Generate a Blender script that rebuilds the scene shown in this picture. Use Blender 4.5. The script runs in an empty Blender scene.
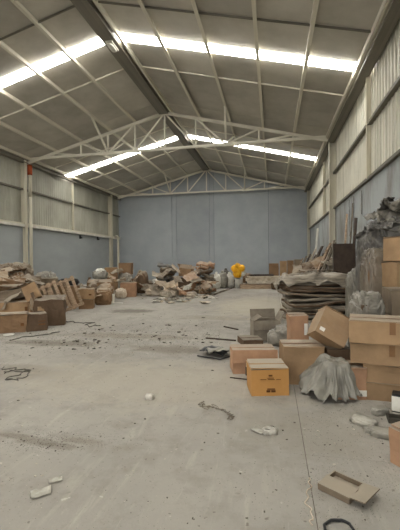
import bpy, bmesh, math, random
from mathutils import Vector, Matrix, noise
S = bpy.context.scene
COL = S.collection
R = math.radians
# ------------------------------------------------------------------ camera
F = 360.65; YAW = .199; PITCH = -.012; ROLL = -.011; CAMZ = 1.6
cy, sy = math.cos(YAW), math.sin(YAW)
_fw = Vector((-sy, cy, 0)); _rt = Vector((cy, sy, 0)); _up = Vector((0, 0, 1))
FW = _fw*math.cos(PITCH) + _up*math.sin(PITCH)
_up2 = _up*math.cos(PITCH) - _fw*math.sin(PITCH)
RT = (_rt*math.cos(ROLL) + _up2*math.sin(ROLL)).normalized()
UP = RT.cross(FW).normalized()
cam = bpy.data.cameras.new('camera'); camo = bpy.data.objects.new('camera', cam); COL.objects.link(camo)
cam.sensor_fit = 'VERTICAL'; cam.sensor_height = 36.0; cam.lens = F/530*36.0
cam.clip_start = .05; cam.clip_end = 200
M = Matrix((RT, UP, -FW)).transposed().to_4x4(); M.translation = (0, 0, CAMZ)
camo.matrix_world = M
S.camera = camo
# ------------------------------------------------------------------ world / light / exposure
SKY_STRENGTH = 3.4
SKYLIGHT_STRENGTH = 29.0
w = bpy.data.worlds.new('sky'); S.world = w; w.use_nodes = True
bg = w.node_tree.nodes['Background']
bg.inputs[0].default_value = (.97, .98, 1.0, 1); bg.inputs[1].default_value = SKY_STRENGTH
S.view_settings.view_transform = 'Standard'; S.view_settings.look = 'None'
S.view_settings.gamma = 1; S.view_settings.use_curve_mapping = False
S.view_settings.exposure = 0.04
# daylight through the open loading door behind the camera (portal guides sky sampling)
pl = bpy.data.lights.new('door_portal', 'AREA'); pl.shape = 'RECTANGLE'; pl.size = 11; pl.size_y = 5.6
pl.cycles.is_portal = True
po = bpy.data.objects.new('door_portal', pl); COL.objects.link(po)
po.location = (-5.2, -8.95, 2.8); po.rotation_euler = (R(90), 0, 0)

# ------------------------------------------------------------------ pixel helpers
def ray(u, v): return RT*((u-200)/F) + UP*((265-v)/F) + FW
C0 = Vector((0, 0, CAMZ))
def on(u, v, z=0.0):
    d = ray(u, v); return C0 + d*((z-CAMZ)/d.z)
def atY(u, v, Y):
    d = ray(u, v); return C0 + d*(Y/d.y)
def dep(p): return (Vector(p)-C0).dot(FW)

# ------------------------------------------------------------------ room sizes
XL, XR, YB, YF = -13.3, 2.857, 30.0, -9.0
XM = -5.3; ZE, ZR = 7.28, 9.34
def roofz(x):
    hw = (XM-XL) if x < XM else (XR-XM)
    return ZR - (ZR-ZE)*abs(x-XM)/hw
GLZ = (3.72, 5.59); GRZ = (3.99, 5.60)
YT1, YT2 = 17.65, 29.35
PUR = [-13.0, -11.5, -9.95, -8.3, -6.93, -3.54, -2.0, -.43, 1.03, 2.5]

# ------------------------------------------------------------------ materials
MATS = {}
def nn(nt, t, **k):
    n = nt.nodes.new(t)
    for a, b in k.items(): setattr(n, a, b)
    return n
def c4(c): return (c[0], c[1], c[2], 1)
def srgb(r, g, b):
    f = lambda x: (x/255/12.92) if x/255 <= .04045 else ((x/255+.055)/1.055)**2.4
    return (f(r), f(g), f(b))
def mat(name, a, b=None, scale=3.0, rough=.85, metal=0, bump=0, bscale=40, dust=0, dustc=None, detail=5, coord='Object', alpha=1, spec=.3, stretch=None, contrast=(.35, .65)):
    if name in MATS: return MATS[name]
    m = bpy.data.materials.new(name); m.use_nodes = True; nt = m.node_tree
    P = nt.nodes['Principled BSDF']
    P.inputs['Roughness'].default_value = rough; P.inputs['Metallic'].default_value = metal
    P.inputs['Specular IOR Level'].default_value = spec
    b = b or a
    tc = nn(nt, 'ShaderNodeTexCoord'); src = tc.outputs[coord]
    oi = nn(nt, 'ShaderNodeObjectInfo')
    ad = nn(nt, 'ShaderNodeVectorMath', operation='ADD')
    mul = nn(nt, 'ShaderNodeMath', operation='MULTIPLY'); mul.inputs[1].default_value = 40 if coord == 'Object' else 0
    nt.links.new(oi.outputs['Random'], mul.inputs[0])
    if stretch:
        mp = nn(nt, 'ShaderNodeMapping'); mp.inputs['Scale'].default_value = stretch
        nt.links.new(src, mp.inputs[0]); src = mp.outputs[0]
    nt.links.new(src, ad.inputs[0]); nt.links.new(mul.outputs[0], ad.inputs[1])
    nz = nn(nt, 'ShaderNodeTexNoise'); nz.inputs['Scale'].default_value = scale; nz.inputs['Detail'].default_value = detail; nz.inputs['Roughness'].default_value = .62
    nt.links.new(ad.outputs[0], nz.inputs[0])
    mr = nn(nt, 'ShaderNodeMapRange'); mr.inputs[1].default_value = contrast[0]; mr.inputs[2].default_value = contrast[1]
    nt.links.new(nz.outputs[0], mr.inputs[0])
    mx = nn(nt, 'ShaderNodeMix', data_type='RGBA'); mx.inputs[6].default_value = c4(a); mx.inputs[7].default_value = c4(b)
    nt.links.new(mr.outputs[0], mx.inputs[0]); out = mx.outputs[2]
    if coord == 'Object':
        hs = nn(nt, 'ShaderNodeHueSaturation'); vr = nn(nt, 'ShaderNodeMapRange'); vr.inputs[3].default_value = .86; vr.inputs[4].default_value = 1.12
        nt.links.new(oi.outputs['Random'], vr.inputs[0]); nt.links.new(vr.outputs[0], hs.inputs['Value']); nt.links.new(out, hs.inputs['Color']); out = hs.outputs[0]
    if dust:
        g = nn(nt, 'ShaderNodeNewGeometry'); sp = nn(nt, 'ShaderNodeSeparateXYZ'); nt.links.new(g.outputs['Normal'], sp.inputs[0])
        m2 = nn(nt, 'ShaderNodeMapRange'); m2.inputs[1].default_value = .25; m2.inputs[2].default_value = .95; m2.inputs[4].default_value = dust
        nt.links.new(sp.outputs[2], m2.inputs[0])
        m3 = nn(nt, 'ShaderNodeMath', operation='MULTIPLY'); m4 = nn(nt, 'ShaderNodeMapRange'); m4.inputs[3].default_value = .65; m4.inputs[4].default_value = 1.15
        nt.links.new(nz.outputs[0], m4.inputs[0]); nt.links.new(m2.outputs[0], m3.inputs[0]); nt.links.new(m4.outputs[0], m3.inputs[1])
        md = nn(nt, 'ShaderNodeMix', data_type='RGBA'); md.inputs[7].default_value = c4(dustc or srgb(160, 152, 136))
        nt.links.new(m3.outputs[0], md.inputs[0]); nt.links.new(out, md.inputs[6]); out = md.outputs[2]
    nt.links.new(out, P.inputs['Base Color'])
    if bump:
        n2 = nn(nt, 'ShaderNodeTexNoise'); n2.inputs['Scale'].default_value = bscale; n2.inputs['Detail'].default_value = 4
        nt.links.new(src, n2.inputs[0])
        bp = nn(nt, 'ShaderNodeBump'); bp.inputs['Strength'].default_value = bump; bp.inputs['Distance'].default_value = .02
        nt.links.new(n2.outputs[0], bp.inputs['Height']); nt.links.new(bp.outputs[0], P.inputs['Normal'])
    if alpha < 1: P.inputs['Alpha'].default_value = alpha
    MATS[name] = m; return m

DUST = srgb(166, 158, 142)
def card(name, c, k=.72, dust=.75): return mat('cardboard_'+name, srgb(*c), tuple(x*k for x in srgb(*c)), 2.6, .9, dust=dust, dustc=DUST, bump=.15, bscale=25)
CB = dict(tan=card('tan', (168, 138, 104)), brown=card('brown', (142, 113, 84)), orange=card('orange', (186, 138, 80), .88, 1.0),
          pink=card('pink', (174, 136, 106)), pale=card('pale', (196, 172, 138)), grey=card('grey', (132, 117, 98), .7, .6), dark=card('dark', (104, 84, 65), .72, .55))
TAPE = mat('packing_tape', srgb(132, 98, 64), srgb(120, 88, 58), 4, .35)
PRINT_HOLE = mat('print_hole_dark', srgb(96, 62, 34), srgb(120, 82, 46), 8, .9)
STICKER = mat('paper_sticker', srgb(225, 220, 208), srgb(205, 200, 190), 5, .7)
FILM = mat('dusty_plastic_film', srgb(150, 144, 131), srgb(116, 111, 100), 4, .36, spec=.5, bump=.3, bscale=14)
FILMC = mat('clear_shrink_film', srgb(142, 132, 116), srgb(104, 96, 84), 3, .28, spec=.6, alpha=.7)
SHEETG = mat('grey_plastic_sheet', srgb(150, 146, 134), srgb(122, 118, 107), 5, .5, spec=.4, bump=.2, bscale=12)
TARP = mat('dark_tarp', srgb(118, 114, 106), srgb(70, 67, 62), 3, .5, spec=.4)
BLACK = mat('black_plastic', srgb(30, 30, 31), srgb(46, 45, 44), 5, .45)
WHITE = mat('white_plastic', srgb(222, 219, 208), srgb(196, 192, 180), 4, .6)
WHITED = mat('dusty_white', srgb(196, 192, 180), srgb(158, 153, 141), 12, .8)
RAG = mat('white_rag', srgb(190, 186, 172), srgb(146, 141, 129), 4, .9)
PAPER = mat('crumpled_paper', srgb(212, 199, 180), srgb(158, 142, 122), 4, .9)
WOOD = mat('pallet_wood', srgb(178, 154, 128), srgb(140, 118, 96), 5, .9, stretch=(1, 1, 6))
WOODP = mat('pale_board', srgb(212, 201, 182), srgb(168, 154, 132), 4, .85)
WOODD = mat('dark_board', srgb(74, 62, 52), srgb(58, 48, 41), 5, .75)
WOODG = mat('grey_board', srgb(132, 122, 106), srgb(92, 84, 72), 5, .9)
YELLOW = mat('yellow_plastic', srgb(238, 186, 40), srgb(222, 150, 24), 5, .5)
RUST = mat('orange_primer', srgb(190, 92, 52), srgb(160, 78, 46), 6, .8)
STEEL = mat('cream_steel', srgb(206, 200, 180), srgb(178, 171, 150), 2, .6, coord='Generated')
TRUSSM = mat('truss_paint', srgb(222, 217, 200), srgb(200, 194, 176), 2, .6, coord='Generated')
GIRT = mat('girt_steel', srgb(118, 113, 100), srgb(96, 92, 82), 3, .65, coord='Generated')
RIDGE = mat('ridge_steel', srgb(130, 124, 112), srgb(106, 101, 90), 2, .6, coord='Generated')
DEBRIS = mat('dark_debris', srgb(66, 60, 52), srgb(100, 92, 80), 6, .9)
STONE = mat('pale_rubble', srgb(190, 182, 166), srgb(160, 152, 136), 6, .9)
CABLE = mat('dark_cable', srgb(62, 58, 50), srgb(84, 80, 70), 6, .6)
ROOFM = mat('roof_insulation', srgb(190, 185, 173), srgb(172, 167, 154), .9, .75, coord='Object', bump=.1, bscale=6)
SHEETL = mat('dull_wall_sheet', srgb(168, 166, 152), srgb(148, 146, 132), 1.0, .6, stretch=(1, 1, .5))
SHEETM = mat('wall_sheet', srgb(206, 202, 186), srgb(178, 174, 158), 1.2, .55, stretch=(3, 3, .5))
WBLUE = mat('blue_grey_paint', srgb(160, 164, 165), srgb(149, 154, 156), .7, .8, bump=.08, bscale=5, detail=6)
WBLUEL = mat('blue_grey_masonry', srgb(158, 162, 161), srgb(144, 148, 147), .9, .85, bump=.1, bscale=5, detail=8, coord='Generated', stretch=(4, 9, 2))
WBLUER = mat('worn_blue_masonry', srgb(160, 164, 163), srgb(120, 115, 106), .8, .85, bump=.2, bscale=5, detail=8, coord='Object', contrast=(.45, .7), stretch=(1, 1.2, .5))
JOINT = mat('joint_dark', srgb(92, 98, 100), None, 4, .9)
def skylight_mat():
    m = bpy.data.materials.new('translucent_skylight'); m.use_nodes = True; nt = m.node_tree
    P = nt.nodes['Principled BSDF']; P.inputs['Base Color'].default_value = (.9, .9, .86, 1)
    P.inputs['Emission Color'].default_value = (1, .985, .955, 1); P.inputs['Emission Strength'].default_value = SKYLIGHT_STRENGTH
    return m
SKYL = skylight_mat()
def floor_mat():
    m = bpy.data.materials.new('dusty_concrete'); m.use_nodes = True; nt = m.node_tree; L = nt.links.new
    P = nt.nodes['Principled BSDF']; P.inputs['Roughness'].default_value = .85; P.inputs['Specular IOR Level'].default_value = .25
    g = nn(nt, 'ShaderNodeNewGeometry'); pos = g.outputs['Position']
    def noi(scale, detail=6, rough=.6, st=None, dist=0):
        n = nn(nt, 'ShaderNodeTexNoise'); n.inputs['Scale'].default_value = scale; n.inputs['Detail'].default_value = detail; n.inputs['Roughness'].default_value = rough; n.inputs['Distortion'].default_value = dist
        if st:
            mp = nn(nt, 'ShaderNodeMapping'); mp.inputs['Scale'].default_value = st[:3]; mp.inputs['Rotation'].default_value = (0, 0, st[3]); L(pos, mp.inputs[0]); L(mp.outputs[0], n.inputs[0])
        else: L(pos, n.inputs[0])
        return n.outputs[0]
    def rng(x, a, b, c=0, d=1):
        r = nn(nt, 'ShaderNodeMapRange'); r.inputs[1].default_value = a; r.inputs[2].default_value = b; r.inputs[3].default_value = c; r.inputs[4].default_value = d; L(x, r.inputs[0]); return r.outputs[0]
    def mix(f, a, b):
        x = nn(nt, 'ShaderNodeMix', data_type='RGBA'); L(f, x.inputs[0])
        for s, k in ((a, 6), (b, 7)):
            if isinstance(s, tuple): x.inputs[k].default_value = c4(s)
            else: L(s, x.inputs[k])
        return x.outputs[2]
    base = mix(rng(noi(.45, 8), .35, .68), srgb(162, 157, 147), srgb(143, 138, 130))
    base = mix(rng(noi(2.2, 8, .7), .48, .68, 0, .6), base, srgb(126, 121, 111))
    base = mix(rng(noi(1.0, 6, .65, (8, 1.1, 1, .45), .5), .57, .72, 0, .26), base, srgb(196, 190, 174))       # scuffed pale streaks
    base = mix(rng(noi(.8, 6, .65, (9, 1.6, 1, -.5), .8), .58, .74, 0, .22), base, srgb(190, 184, 168))
    base = mix(rng(noi(9, 3, .6), .68, .74, 0, .55), base, srgb(206, 200, 186))                           # paint flecks
    base = mix(rng(noi(14, 2, .5), .7, .76, 0, .7), base, srgb(104, 97, 86))                              # grit flecks
    base = mix(rng(noi(5, 8, .75), .56, .7, 0, .4), base, srgb(128, 121, 108))
    base = mix(rng(noi(1.3, 6, .7, (10, 2.0, 1, .05), 1.0), .6, .72, 0, .2), base, srgb(204, 198, 184))
    base = mix(rng(noi(30, 2, .5), .68, .74, 0, .6), base, srgb(96, 89, 78))
    wob = noi(3.0, 6, .75)
    sp = nn(nt, 'ShaderNodeSeparateXYZ'); L(pos, sp.inputs[0])
    def blob(u, v, rx, ry, col, amt):                                                                    # oil and damp stains, other darker and paler patches
        nonlocal base
        c = on(u, v)
        def term(o, cc, r):
            a = nn(nt, 'ShaderNodeMath', operation='SUBTRACT'); L(o, a.inputs[0]); a.inputs[1].default_value = cc
            b = nn(nt, 'ShaderNodeMath', operation='DIVIDE'); L(a.outputs[0], b.inputs[0]); b.inputs[1].default_value = r
            e = nn(nt, 'ShaderNodeMath', operation='POWER'); L(b.outputs[0], e.inputs[0]); e.inputs[1].default_value = 2; return e.outputs[0]
        s = nn(nt, 'ShaderNodeMath', operation='ADD'); L(term(sp.outputs[0], c.x, rx), s.inputs[0]); L(term(sp.outputs[1], c.y, ry), s.inputs[1])
        t = nn(nt, 'ShaderNodeMath', operation='ADD'); L(s.outputs[0], t.inputs[0]); L(rng(wob, .3, .7, -.7, .7), t.inputs[1])
        base = mix(rng(t.outputs[0], .3, 1.15, amt, 0), base, col)
    blob(130, 311, .85, .5, srgb(98, 92, 82), .75)
    blob(172, 349, .9, .32, srgb(112, 104, 92), .6)
    blob(52, 343, 1.1, .28, srgb(104, 97, 86), .7); blob(18, 372, .9, .4, srgb(112, 105, 94), .5)
    blob(18, 436, .28, .05, srgb(112, 105, 94), .5); blob(36, 442, .22, .06, srgb(112, 105, 94), .5); blob(58, 446, .2, .05, srgb(112, 105, 94), .45); blob(84, 441, .2, .05, srgb(116, 108, 96), .4)
    blob(130, 336, 1.6, .3, srgb(120, 112, 98), .5); blob(215, 318, 1.2, .4, srgb(134, 126, 110), .5)
    blob(300, 430, .8, .5, srgb(140, 133, 120), .4)
    blob(260, 305, 1.6, 3.5, srgb(178, 169, 150), .6); blob(150, 380, 2.2, 1.0, srgb(170, 162, 146), .5)
    L(base, P.inputs['Base Color'])
    bp = nn(nt, 'ShaderNodeBump'); bp.inputs['Strength'].default_value = .35; bp.inputs['Distance'].default_value = .02
    L(noi(18, 6, .7), bp.inputs['Height']); L(bp.outputs[0], P.inputs['Normal'])
    return m
FLOORM = floor_mat()

# ------------------------------------------------------------------ mesh helpers
def link(name, me, m, parent=None, loc=None, rot=None, smooth=False):
    o = bpy.data.objects.new(name, me); COL.objects.link(o)
    if m and not me.materials: me.materials.append(m)
    if smooth:
        for p in me.polygons: p.use_smooth = True
    if parent: o.parent = parent
    if loc is not None: o.location = loc
    if rot is not None: o.rotation_euler = rot
    return o
def pyd(name, v, f):
    me = bpy.data.meshes.new(name); me.from_pydata([tuple(x) for x in v], [], f); me.update(); return me
BF = [(0, 3, 2, 1), (4, 5, 6, 7), (0, 1, 5, 4), (1, 2, 6, 5), (2, 3, 7, 6), (3, 0, 4, 7)]
def boxv(a, b):
    x0, y0, z0 = a; x1, y1, z1 = b
    return [(x0, y0, z0), (x1, y0, z0), (x1, y1, z0), (x0, y1, z0), (x0, y0, z1), (x1, y0, z1), (x1, y1, z1), (x0, y1, z1)]
def box(name, a, b, m, parent=None, **k): return link(name, pyd(name, boxv(a, b), BF), m, parent, **k)
def multi(name, boxes, m, parent=None, **k):
    v, f = [], []
    for a, b in boxes:
        n = len(v); v += boxv(a, b); f += [tuple(i+n for i in q) for q in BF]
    return link(name, pyd(name, v, f), m, parent, **k)
def barv(a, b, w, h, up=Vector((0, 0, 1))):
    a, b = Vector(a), Vector(b); d = (b-a).normalized()
    s = d.cross(up)
    if s.length < 1e-4: s = d.cross(Vector((0, 1, 0)))
    s.normalize(); t = s.cross(d).normalized()
    v = []
    for p in (a, b):
        for i, j in ((-1, -1), (1, -1), (1, 1), (-1, 1)): v.append(p + s*(i*w/2) + t*(j*h/2))
    return [tuple(x) for x in v]
BARF = [(0, 1, 2, 3), (7, 6, 5, 4), (0, 4, 5, 1), (1, 5, 6, 2), (2, 6, 7, 3), (3, 7, 4, 0)]
def bar(name, a, b, w, h, m, parent=None): return link(name, pyd(name, barv(a, b, w, h), BARF), m, parent)
def tubev(pts, r, n=6):
    v, f = [], []; pts = [Vector(p) for p in pts]
    for i, p in enumerate(pts):
        d = (pts[min(i+1, len(pts)-1)] - pts[max(i-1, 0)]).normalized()
        s = d.cross(Vector((0, 0, 1)))
        if s.length < 1e-3: s = d.cross(Vector((1, 0, 0)))
        s.normalize(); t = s.cross(d)
        for k in range(n):
            a = 2*math.pi*k/n; v.append(tuple(p + s*(r*math.cos(a)) + t*(r*math.sin(a))))
    for i in range(len(pts)-1):
        for k in range(n):
            f.append((i*n+k, i*n+(k+1) % n, (i+1)*n+(k+1) % n, (i+1)*n+k))
    f.append(tuple(range(n))[::-1]); f.append(tuple((len(pts)-1)*n+k for k in range(n)))
    return v, f
def tube(name, pts, r, m, parent=None, n=6):
    v, f = tubev(pts, r, n); return link(name, pyd(name, v, f), m, parent, smooth=True)
def tag(o, label, cat, group=None, kind=None):
    o['label'] = label; o['category'] = cat
    if group: o['group'] = group
    if kind: o['kind'] = kind
    return o
def thing(name, label, cat, loc=(0, 0, 0), rot=(0, 0, 0), group=None):
    o = bpy.data.objects.new(name, None); COL.objects.link(o); o.empty_display_size = .1
    o.location = loc; o.rotation_euler = rot
    return tag(o, label, cat, group)
def struct(o, label, cat): o['kind'] = 'structure'; o['label'] = label; o['category'] = cat; return o
SEED = [0]
def nseed(): SEED[0] += 1; return SEED[0]
def rough_box(w, d, h, amp=.012, cuts=4, seed=0, z0=0.0):
    bm = bmesh.new(); bmesh.ops.create_cube(bm, size=1)
    bmesh.ops.subdivide_edges(bm, edges=bm.edges[:], cuts=cuts, use_grid_fill=True)
    for v in bm.verts:
        v.co = Vector((v.co.x*w, v.co.y*d, (v.co.z+.5)*h))
        n = noise.noise_vector(v.co*2.6 + Vector((seed*7.3, seed*3.1, seed*1.7)))*amp*1.6 + noise.noise_vector(v.co*9 + Vector((seed*2.3, 0, seed)))*amp*.5
        if v.co.z < 1e-5: n.z = 0
        v.co += n; v.co.z += z0
    me = bpy.data.meshes.new('body'); bm.to_mesh(me); bm.free(); return me
def lump(name, sx, sy_, sz, m, parent=None, seed=None, amp=.18, freq=2.2, sq=.6, sub=4, ridge=True, flat=True, loc=None, rot=None, smooth=True):
    """crumpled bundle: rounded block with ridged folds; base at z=0"""
    seed = nseed() if seed is None else seed
    bm = bmesh.new(); bmesh.ops.create_icosphere(bm, subdivisions=sub, radius=1)
    off = Vector((seed*5.17, seed*2.71, seed*9.3))
    for v in bm.verts:
        n = v.co.normalized()
        q = Vector([math.copysign(abs(c)**sq, c) for c in n]); k = max(abs(q.x), abs(q.y), abs(q.z)); 
        q = n.lerp(q, .9) if sq < 1 else n
        r = 0; fr = freq; a = 1
        for o in range(5):
            x = noise.noise(n*fr + off*(o+1)); r += (1-2.8*abs(x) if ridge else x*1.6)*a*.5; fr *= 2.1; a *= .62
        q = q*(1 + amp*r)
        v.co = Vector((q.x*sx/2, q.y*sy_/2, q.z*sz/2 + sz/2))
        if flat and v.co.z < .02: v.co.z = max(0.0, v.co.z*.1)
    me = bpy.data.meshes.new(name); bm.to_mesh(me); bm.free()
    return link(name, me, m, parent, loc, rot, smooth)
def sheet(name, w, d, m, parent=None, amp=.05, freq=2.0, n=16, seed=None, thick=.006, loc=None, rot=None, curl=0, ridge=True, torn=.0, minz=None, smooth=True):
    """crumpled sheet lying around z=0 with real thickness"""
    seed = nseed() if seed is None else seed
    off = Vector((seed*3.3, seed*1.9, seed*4.1)); v = []; m_ = max(4, int(n*d/max(w, d))); n_ = max(4, int(n*w/max(w, d)))
    top = []
    for j in range(m_+1):
        for i in range(n_+1):
            x = (i/n_-.5)*w; y = (j/m_-.5)*d
            p = Vector((x, y, 0)); z = 0; fr = freq; a = 1
            for o in range(3):
                q = noise.noise(p*fr + off*(o+1)); z += ((1-2.2*abs(q)) if ridge else q*1.6)*a*amp; fr *= 2.1; a *= .5
            e = noise.noise_vector(p*3 + off)*torn*(1 if i in (0, n_) or j in (0, m_) else .25)
            z += curl*((x/w*2)**2 + (y/d*2)**2)
            if minz is not None: z = max(minz, z)
            top.append(Vector((x+e.x, y+e.y, z)))
    k = len(top); v = top + [p - Vector((0, 0, thick)) for p in top]; f = []
    W = n_+1
    for j in range(m_):
        for i in range(n_):
            a = j*W+i; f.append((a, a+1, a+W+1, a+W)); f.append((k+a, k+a+W, k+a+W+1, k+a+1))
    for i in range(n_):
        f.append((i+1, i, k+i, k+i+1)); a = m_*W+i; f.append((a, a+1, k+a+1, k+a))
    for j in range(m_):
        a = j*W; f.append((a, a+W, k+a+W, k+a)); a = j*W+n_; f.append((a+W, a, k+a, k+a+W))
    if minz is not None:
        for q in v: q.z = max(q.z, minz if v.index(q) < 0 else q.z)
    me = pyd(name, v, f)
    return link(name, me, m, parent, loc, rot, smooth)
def drape(name, w, d, h, m, parent=None, seed=None, flare=.18, folds=9, loc=None, rot=None, amp=.02, cover=1.0, rag=.12):
    seed = nseed() if seed is None else seed
    N = 160; v = []; f = []
    def edge(a):
        c, s_ = math.cos(a), math.sin(a); k = (abs(c)**6 + abs(s_)**6)**(-1/6); return Vector((c*k*w/2, s_*k*d/2, 0))
    rings = [0.0, .2, .35, .5, .65, .8, .92, 1.0, 1.06, 1.12, 1.2, 1.3, 1.4, 1.5, 1.6, 1.7, 1.8, 1.88, 1.95, 2.0]
    for r in rings:
        for i in range(N):
            a = 2*math.pi*i/N; e = edge(a); o = Vector((math.cos(a), math.sin(a), 0))
            n1 = noise.noise(Vector((math.cos(a)*2, math.sin(a)*2, r*1.5 + seed)))
            if r <= 1:
                p = e*r; p.z = h + .012 + amp*n1*1.5 + amp*abs(noise.noise(p*6 + Vector((seed, 0, 0))))
            else:
                t = r-1; drop = cover*(1 - rag*(.5+noise.noise(Vector((math.cos(a)*3, math.sin(a)*3, seed*2)))))
                fold = math.sin(a*folds + seed + 3*n1)*.03*t + .022*t*math.sin(a*folds*2.7 + seed*2 + 4*n1) + .024*(1-2.5*abs(noise.noise(Vector((math.cos(a)*10, math.sin(a)*10, r*3.5+seed)))))*min(1, t*3)
                p = e + o*(.014 + flare*t**1.4*(.7+.8*n1)*(1-.75*math.cos(a+.5)) + fold + .05*t); p.z = max(.008, (h+.012)*(1-t*drop) + amp*n1*(1-t))
            v.append(p)
    for j in range(len(rings)-1):
        for i in range(N): f.append((j*N+i, j*N+(i+1) % N, (j+1)*N+(i+1) % N, (j+1)*N+i))
    me = pyd(name, v, f)
    bm = bmesh.new(); bm.from_mesh(me); bmesh.ops.remove_doubles(bm, verts=bm.verts[:], dist=1e-4); bm.to_mesh(me); bm.free()
    o = link(name, me, m, parent, loc, rot, True)
    md = o.modifiers.new('thickness', 'SOLIDIFY'); md.thickness = .004; md.offset = 1
    return o

# ------------------------------------------------------------------ the setting
# floor: base with concrete slabs separated by saw cuts
fl = struct(box('floor', (XL-.3, YF-8, -.3), (XR+.3, YB+.3, -.006), DEBRIS), 'dusty grey concrete slab floor of the warehouse with scuffs and stains', 'floor')
XJ = [XL, -11.9, -7.85, -3.8, .25, XR]; YJ = [YF-8, -12.2, -7.2, -2.2, 3.05, 8.2, 13.2, 18.2, 23.2, 28.2, YB]
for i in range(len(XJ)-1):
    for j in range(len(YJ)-1):
        g = .0028
        box('slab', (XJ[i]+g, YJ[j]+g*.4, -.1), (XJ[i+1]-g, YJ[j+1]-g*.4, 0), FLOORM, fl)
# back wall
wb = struct(link('wall_back', pyd('wall_back', [(XL-.3, YB+.06, -.1), (XR+.3, YB+.06, -.1), (XR+.3, YB+.06, ZE+.1), (XM, YB+.06, ZR+.1), (XL-.3, YB+.06, ZE+.1),
    (XL-.3, YB+.3, -.1), (XR+.3, YB+.3, -.1), (XR+.3, YB+.3, ZE+.1), (XM, YB+.3, ZR+.1), (XL-.3, YB+.3, ZE+.1)],
    [(0, 1, 2, 3, 4), (9, 8, 7, 6, 5), (0, 5, 6, 1), (1, 6, 7, 2), (2, 7, 8, 3), (3, 8, 9, 4), (4, 9, 5, 0)]), JOINT), 'tall blue-grey painted back wall of the warehouse', 'wall')
bj = [XL-.05] + [atY(u, 230, YB).x for u in (172, 176.5, 209.5, 214, 268.5)] + [XR+.05]
for a, b in zip(bj[:-1], bj[1:]):
    g = .012; x0, x1 = a+g, b-g
    zt = lambda x: roofz(min(max(x, XL), XR))-.03
    xs = [x0] + ([XM] if x0 < XM < x1 else []) + [x1]
    vv = [(x0, YB, 0), (x1, YB, 0)] + [(x, YB, zt(x)) for x in reversed(xs)]
    n = len(vv); vv += [(x, YB+.1, z) for x, y, z in vv]
    ff = [tuple(range(n)), tuple(range(2*n-1, n-1, -1))] + [(i, i+n, (i+1) % n+n, (i+1) % n) for i in range(n)]
    link('wall_panel', pyd('wall_panel', vv, ff), WBLUE, wb)
# front wall behind the camera with open loading door
struct(multi('wall_front', [((XL-.3, YF-.25, 0), (-10.7, YF, 9.5)), ((.3, YF-.25, 0), (XR+.3, YF, 9.5)), ((-10.7, YF-.25, 5.6), (.3, YF, 9.5))], WBLUE), 'front wall with the open loading door behind the viewer', 'wall')
# side walls
def corrugated(name, x, y0, y1, z0, z1, side, m, parent, pitch=.26, dd=.035):
    v, f = [], []; y = y0; prof = [(0, 0), (.55, 0), (.66, dd), (.89, dd), (1.0, 0)]; ys = []
    while y < y1-1e-6:
        for t, dx in prof[:-1]:
            if y + t*pitch < y1: ys.append((y+t*pitch, dx))
        y += pitch
    ys.append((y1, 0))
    for yy, dx in ys:
        v += [(x - side*dx, yy, z0), (x - side*dx, yy, z1)]
    for i in range(len(ys)-1):
        a = 2*i; f.append((a, a+2, a+3, a+1) if side < 0 else (a, a+1, a+3, a+2))
    o = link(name, pyd(name, v, f), m, parent)
    md = o.modifiers.new('thickness', 'SOLIDIFY'); md.thickness = .004; md.offset = 0
    return o
def sidewall(nm, X, side, GZ, mm, lab, posts):
    wl = struct(box(nm, (min(X, X+side*.25), YF-.2, -.1), (max(X, X+side*.25), YB+.06, GZ[0]), mm), lab, 'wall')
    xs = X + side*.07
    ys = [YF] + posts + [YB]
    for y0, y1 in zip(ys[:-1], ys[1:]):
        for z0, z1 in ((GZ[0]+.01, GZ[1]-.005), (GZ[1]+.005, ZE+.05)):
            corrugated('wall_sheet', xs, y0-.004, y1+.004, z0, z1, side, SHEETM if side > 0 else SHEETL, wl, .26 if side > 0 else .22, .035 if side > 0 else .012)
    for z in GZ:
        s0 = X - side*.09; s1 = X + side*.05
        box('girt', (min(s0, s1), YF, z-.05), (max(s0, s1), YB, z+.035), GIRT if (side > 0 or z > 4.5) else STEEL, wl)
    for y in posts:
        if abs(y-YT1) > .1 and abs(y-YT2) > .1:
            s0 = X - side*.1; s1 = X + side*.03
            box('wall_post', (min(s0, s1), y-.045, GZ[0]), (max(s0, s1), y+.045, ZE-.05), STEEL, wl)
    return wl
wlft = sidewall('wall_left', XL, -1, GLZ, WBLUEL, 'left wall, blue-grey masonry below and ribbed metal sheet above', [-4.0, 2.0, 6.9, 12.5, YT1, 22.35, YT2])
wrgt = sidewall('wall_right', XR, 1, GRZ, WBLUER, 'right wall, stained masonry below and ribbed metal sheet above', [-4.0, 2.0, 6.6, 11.54, YT1, 20.95, YT2])
# white ledge on top of the left masonry, and two little black fixtures under it
box('ledge', (XL, YF, GLZ[0]-.18), (XL+.20, YB-.3, GLZ[0]-.05), WHITE, wlft)
for u, v in ((80, 237), (97.5, 238.5)):
    p = C0 + ray(u, v)*((XL-0)/ray(u, v).x)
    fx = thing('wall_bracket', 'small black bracket under the white ledge of the left wall, %s' % ('nearer the camera' if u < 90 else 'nearer the back column'), 'bracket', (XL, p.y, p.z))
    box('bracket_plate', (0, -.1, -.12), (.03, .1, .12), BLACK, fx); box('bracket_arm', (.03, -.04, -.1), (.16, .04, -.02), BLACK, fx)
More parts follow.
